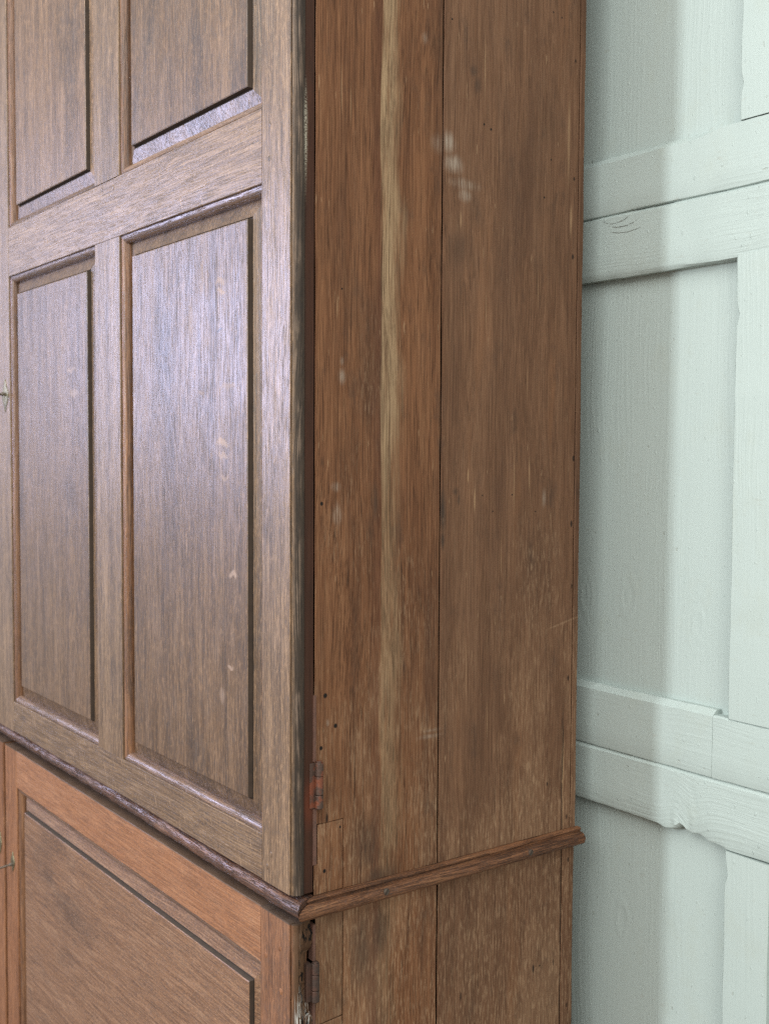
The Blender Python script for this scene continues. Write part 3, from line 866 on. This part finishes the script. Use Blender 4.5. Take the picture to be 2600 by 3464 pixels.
def fielded(door, x0, x1, z0, z1, mat, ms=0.045, mt=0.040, seed=0.0):
    rings = [(0.004, 0.004, 0.0290), (0.004, 0.004, 0.0190), (ms - 0.0042, mt - 0.0042, 0.0100), (ms - 0.0036, mt - 0.0036, 0.0128), (ms - 0.0008, mt - 0.0008, 0.0128), (ms - 0.0004, mt - 0.0004, 0.0036), (ms + 0.0010, mt + 0.0010, 0.0028)]
    vs, fs = [], []
    for a, b, d in rings:
        vs += [(x0 + a, YD + d, z0 + b), (x1 - a, YD + d, z0 + b), (x1 - a, YD + d, z1 - b), (x0 + a, YD + d, z1 - b)]
    for k in range(len(rings) - 1):
        for i in range(4):
            j = (i + 1) % 4
            fs.append((k * 4 + i, k * 4 + j, (k + 1) * 4 + j, (k + 1) * 4 + i))
    k = (len(rings) - 1) * 4
    fs.append((k, k + 1, k + 2, k + 3))
    fs.append((0, 1, 2, 3))
    # old dust in groove and field step, with recess shade painted into its colour
    return mesh('panel', vs, fs, mat, door, 20, mats=[mat, 'groove_dust_shade'], midx=[1 if 12 <= q < 20 else 0 for q in range(len(fs))])


def bead_profile(xi, mir=False):
    """hinge stile from its inner edge to the moulded outer edge at x = 0"""
    p = [(xi + 0.0008, YD), (xi + 0.03, YD), (-0.0080, YD), (-0.0073, YD + 0.0008), (-0.0070, YD + 0.0090), (-0.0046, YD + 0.0090), (-0.0042, YD + 0.0012)]
    for i in range(1, 9):
        t = i / 8
        p.append((-0.0042 + 0.0064 * math.sin(t * math.pi * 0.62), YD + 0.0012 + 0.0155 * t ** 1.15))
    p += [(-0.0012, YD + 0.0178), (0.0, YD + 0.0188), (0.0002, -0.0095), (-0.0004, YB), (xi, YB), (xi, YD + 0.0008)]
    if mir:
        p = [(XL - q[0], q[1]) for q in p]
    return p


def chew(j, a, b, s):
    # lower door's outer edge is worm-eaten and broken away in places
    if a > -0.0075 and b > YD + 0.009:
        k = mnoise.noise(Vector((s * 38, 1.7, 0.3))) + 0.6 * mnoise.noise(Vector((s * 95, 4.1, 2.2)))
        k = max(0.0, k + 0.12) * 0.0105
        for zc, w, d in ((-0.684, 0.012, 0.010), (-0.706, 0.010, 0.012), (-0.735, 0.007, 0.010), (-0.756, 0.009, 0.008), (-0.80, 0.02, 0.006)):
            k += d * math.exp(-((s - zc) / w) ** 4)
        k = min(k, 0.012)
        if b > -0.018:
            b -= k * 0.45
        a -= k * (0.55 if b > -0.014 else 0.25)
    return a, b


def escutcheon(door, x, z, w, h, mat='brass'):
    pts = []
    for i in range(40):
        t = 2 * math.pi * i / 40
        c_, s_ = math.cos(t), math.sin(t)
        r = 1.0 / (abs(c_) ** 1.25 + abs(s_) ** 1.25) ** (1 / 1.25)
        u, v = r * c_ * w / 2, r * s_ * h / 2 * 0.82
        if abs(c_) < 0.16:
            v *= 1.22
        pts.append((u, v))
    hole = [(0.0016 * math.cos(2 * math.pi * i / 40) * (1 + 0.0), (0.0085 if math.sin(2 * math.pi * i / 40) < 0 else 0.006) * math.sin(2 * math.pi * i / 40) - 0.002) for i in range(40)]
    vs = [(x + u, YD + 0.0005, z + v) for u, v in pts] + [(x + u, YD - 0.0010, z + v) for u, v in pts] + [(x + u * 0.90, YD - 0.0018, z + v * 0.93) for u, v in pts] \
        + [(x + u, YD - 0.0018, z + v) for u, v in hole] + [(x + u, YD - 0.0008, z + v) for u, v in hole]
    fs, mi = [], []
    for k in range(4):
        for i in range(40):
            j = (i + 1) % 40
            fs.append((k * 40 + i, k * 40 + j, (k + 1) * 40 + j, (k + 1) * 40 + i))
            mi.append(0)
    fs.append(tuple(160 + i for i in range(40)))
    mi.append(1)
    return mesh('escutcheon', vs, fs, mat, door, 30, mats=[mat, 'black'], midx=mi)


def peg(door, x, z, r, mat):
    return disc('peg', (x, YD + 0.0024, z), 'y', r, 0.0026, mat, door, 10, r * 1.15, 0.0001)


UZ0, UZ1 = -0.594, 1.085       # upper doors


def upper_door(mir):
    X = (lambda v: XL - v) if mir else (lambda v: v)

    def span(a, b):
        a, b = X(a), X(b)
        return (min(a, b), max(a, b))
    door = empty('upper_door', (X(-0.6), -0.018, ZC + UZ0), cup)
    door['label'] = 'upper door with four fielded panels in a greyish waxed oak frame'
    si, ml, mr, li, le = -0.0805, -0.6610, -0.5545, -1.1220, -1.2040
    extrude('stile', bead_profile(si, mir), 'z', UZ0, UZ1, 'stile_edge' if not mir else 'stile', door, 120, 0.0002, 10.0, smooth=24)
    board('stile', *span(le, li), YD, YB, UZ0, UZ1, 'stile', door, 'z', 60, 0.0003, 0.0012)
    rails = ((-0.5940, -0.5300), (0.3645, 0.4655), (0.985, 1.085))
    for z0, z1 in rails:
        board('rail', *span(li + 0.0008, si - 0.0008), YD + 0.0004, YB, z0, z1, 'rail', door, 'x', 60, 0.00025, 0.0010)
    for z0, z1 in ((-0.5300, 0.3645), (0.4655, 0.985)):
        board('muntin', *span(ml, mr), YD + 0.0001, YB, z0 + 0.0004, z1 - 0.0004, 'stile', door, 'z', 50, 0.00025, 0.0010)
        for a, b in ((li, ml), (mr, si)):
            q = span(a, b)
            opening(door, q[0], q[1], z0, z1, 'mould', 'mouldx', 40)
            fielded(door, q[0], q[1], z0, z1, 'panel')
    for px, pz in ((-0.0593, .4391), (-0.0609, .3939), (-.6263, .455), (-.5792, .4504), (-.055, -.552), (-.066, -.572)):
        peg(door, X(px), pz, 0.0040, 'stile')
    if not mir:
        escutcheon(door, -1.1500, 0.1185, 0.042, 0.070)
    return door


def lower_door(mir):
    X = (lambda v: XL - v) if mir else (lambda v: v)

    def span(a, b):
        a, b = X(a), X(b)
        return (min(a, b), max(a, b))
    door = empty('lower_door', (X(-0.6), -0.018, ZC + LZ0), cup)
    door['label'] = 'lower door with one broad fielded panel in a worn orange oak frame'
    si, li, le = -0.0845, -1.1080, -1.1810 if not mir else -1.2085
    extrude('stile', bead_profile(si, mir), 'z', LZ0, LZ1, 'lstile_edge' if not mir else 'lstile', door, 330, 0.0004, 14.0, fn=None if mir else chew, smooth=24)
    board('stile', *span(le, li), YD, YB, LZ0, LZ1, 'lstile', door, 'z', 50, 0.0004, 0.0016)
    for z0, z1 in ((-1.345, -1.255), (-0.7135, -0.6335)):
        board('rail', *span(li + 0.0003, si - 0.0003), YD + 0.0003, YB, z0, z1, 'lrail', door, 'x', 60, 0.0005, 0.0012)
    q = span(li, si)
    opening(door, q[0], q[1], -1.255, -0.7135, 'mould', 'lrail_m', 40)
    fielded(door, q[0], q[1], -1.255, -0.7135, 'lpanel', 0.038, 0.044)
    for px, pz in ((-.0705, -.6987), (-.0333, -.6753), (-.030, -.735), (-.066, -1.30)):
        peg(door, X(px), pz, 0.0046, 'lstile')
    if mir:
        escutcheon(door, -1.2190, -0.862, 0.020, 0.050)
    else:
        escutcheon(door, -1.1355, -0.880, 0.024, 0.044)
    return door


M['lrail_m'] = M['mouldx']
for mir in (False, True):
    upper_door(mir)
    lower_door(mir)


# ---------------------------------------------------------------- hinges and the narrow strips beside them
def tube_verts(cx_, cy_, r, z0, z1, n=16, ch=0.0006):
    vs = []
    for z_, rr in ((z0, r - ch), (z0 + ch, r), (z1 - ch, r), (z1, r - ch)):
        for i in range(n):
            t = 2 * math.pi * i / n
            vs.append((cx_ + rr * math.cos(t), cy_ + rr * math.sin(t), z_))
    fs = []
    for k in range(3):
        for i in range(n):
            j = (i + 1) % n
            fs.append((k * n + i, k * n + j, (k + 1) * n + j, (k + 1) * n + i))
    fs.append(tuple(range(n)))
    fs.append(tuple(3 * n + i for i in range(n)))
    return vs, fs


def hinge(label, z0, z1, yc, r, mat, strips):
    h = empty('hinge', (0.001, yc, ZC + z0), cup)
    h['label'] = label
    zs = [z1, z1 - (z1 - z0) * 0.30, z1 - (z1 - z0) * 0.70, z0]
    for a, b in zip(zs[:-1], zs[1:]):
        v, f_ = tube_verts(0.0040, yc, r, b + 0.0005, a - 0.0005)
        mesh('knuckle', v, f_, mat, h, 40)
    v, f_ = tube_verts(0.0040, yc, r * 0.7, z0 - 0.0008, z1 + 0.0016)
    mesh('pin', v, f_, mat, h, 40)
    board('hinge_leaf', -0.010, 0.0018, yc - r - 0.0065, yc - r + 0.001, z0 + 0.001, z1 - 0.001, mat, h, 'z', 8, 0.0002, 0.0006)
    for (a, b, y0, y1) in strips:
        board('hinge_strip', -0.012, 0.0004, y0, y1, a, b, 'strip', h, 'z', 14, 0.0003, 0.0006)
    return h


hinge('rusty three-knuckle hinge with narrow brown strips above and below it', -0.4795, -0.4160, 0.0052, 0.0062, 'iron',
      ((-0.4155, -0.3255, -0.0016, 0.0034), (-0.5575, -0.4800, -0.0016, 0.0044)))
hinge('dark iron hinge beside the broken door edge', -0.7455, -0.6910, 0.0000, 0.0058, 'iron_dark',
      ((-0.6905, -0.6400, -0.0014, 0.0030), (-0.80, -0.7460, -0.0014, 0.0030)))


# ---------------------------------------------------------------- keys in the locks
def key(x, z, L, r, label, group=None, tilt=0.0):
    k = empty('key', (x, YD - 0.02, ZC + z))
    tag(k, label, 'key')
    n = 14
    vs, fs = [], []
    prof = [(YD + 0.010, r), (YD - 0.004, r), (YD - 0.0045, r * 1.5), (YD - 0.008, r * 1.5), (YD - 0.0085, r), (YD - L, r * 0.95)]
    for yy, rr in prof:
        for i in range(n):
            t = 2 * math.pi * i / n
            vs.append((x + rr * math.cos(t), yy, z + rr * math.sin(t) + tilt * (YD - yy)))
    for q in range(len(prof) - 1):
        for i in range(n):
            j = (i + 1) % n
            fs.append((q * n + i, q * n + j, (q + 1) * n + j, (q + 1) * n + i))
    fs += [tuple(range(n)), tuple((len(prof) - 1) * n + i for i in range(n))]
    mesh('shank', vs, fs, 'steel', k, 40)
    # ring bow
    vs, fs = [], []
    R, rr, m_ = 0.012, 0.0022, 20
    for i in range(m_):
        t = 2 * math.pi * i / m_
        for j in range(8):
            u = 2 * math.pi * j / 8
            q = R + rr * math.cos(u)
            vs.append((x + rr * math.sin(u), YD - L - R + q * math.cos(t), z + 0.8 * q * math.sin(t) + tilt * L))
    for i in range(m_):
        for j in range(8):
            fs.append((i * 8 + j, i * 8 + (j + 1) % 8, ((i + 1) % m_) * 8 + (j + 1) % 8, ((i + 1) % m_) * 8 + j))
    mesh('bow', vs, fs, 'steel', k, 60)
    return k


key(-1.1500, 0.1215, 0.046, 0.0030, 'dark steel key in the lock of the upper door')
key(-1.1355, -0.8850, 0.040, 0.0024, 'thin steel key in the lock of the lower orange door', tilt=-0.12)
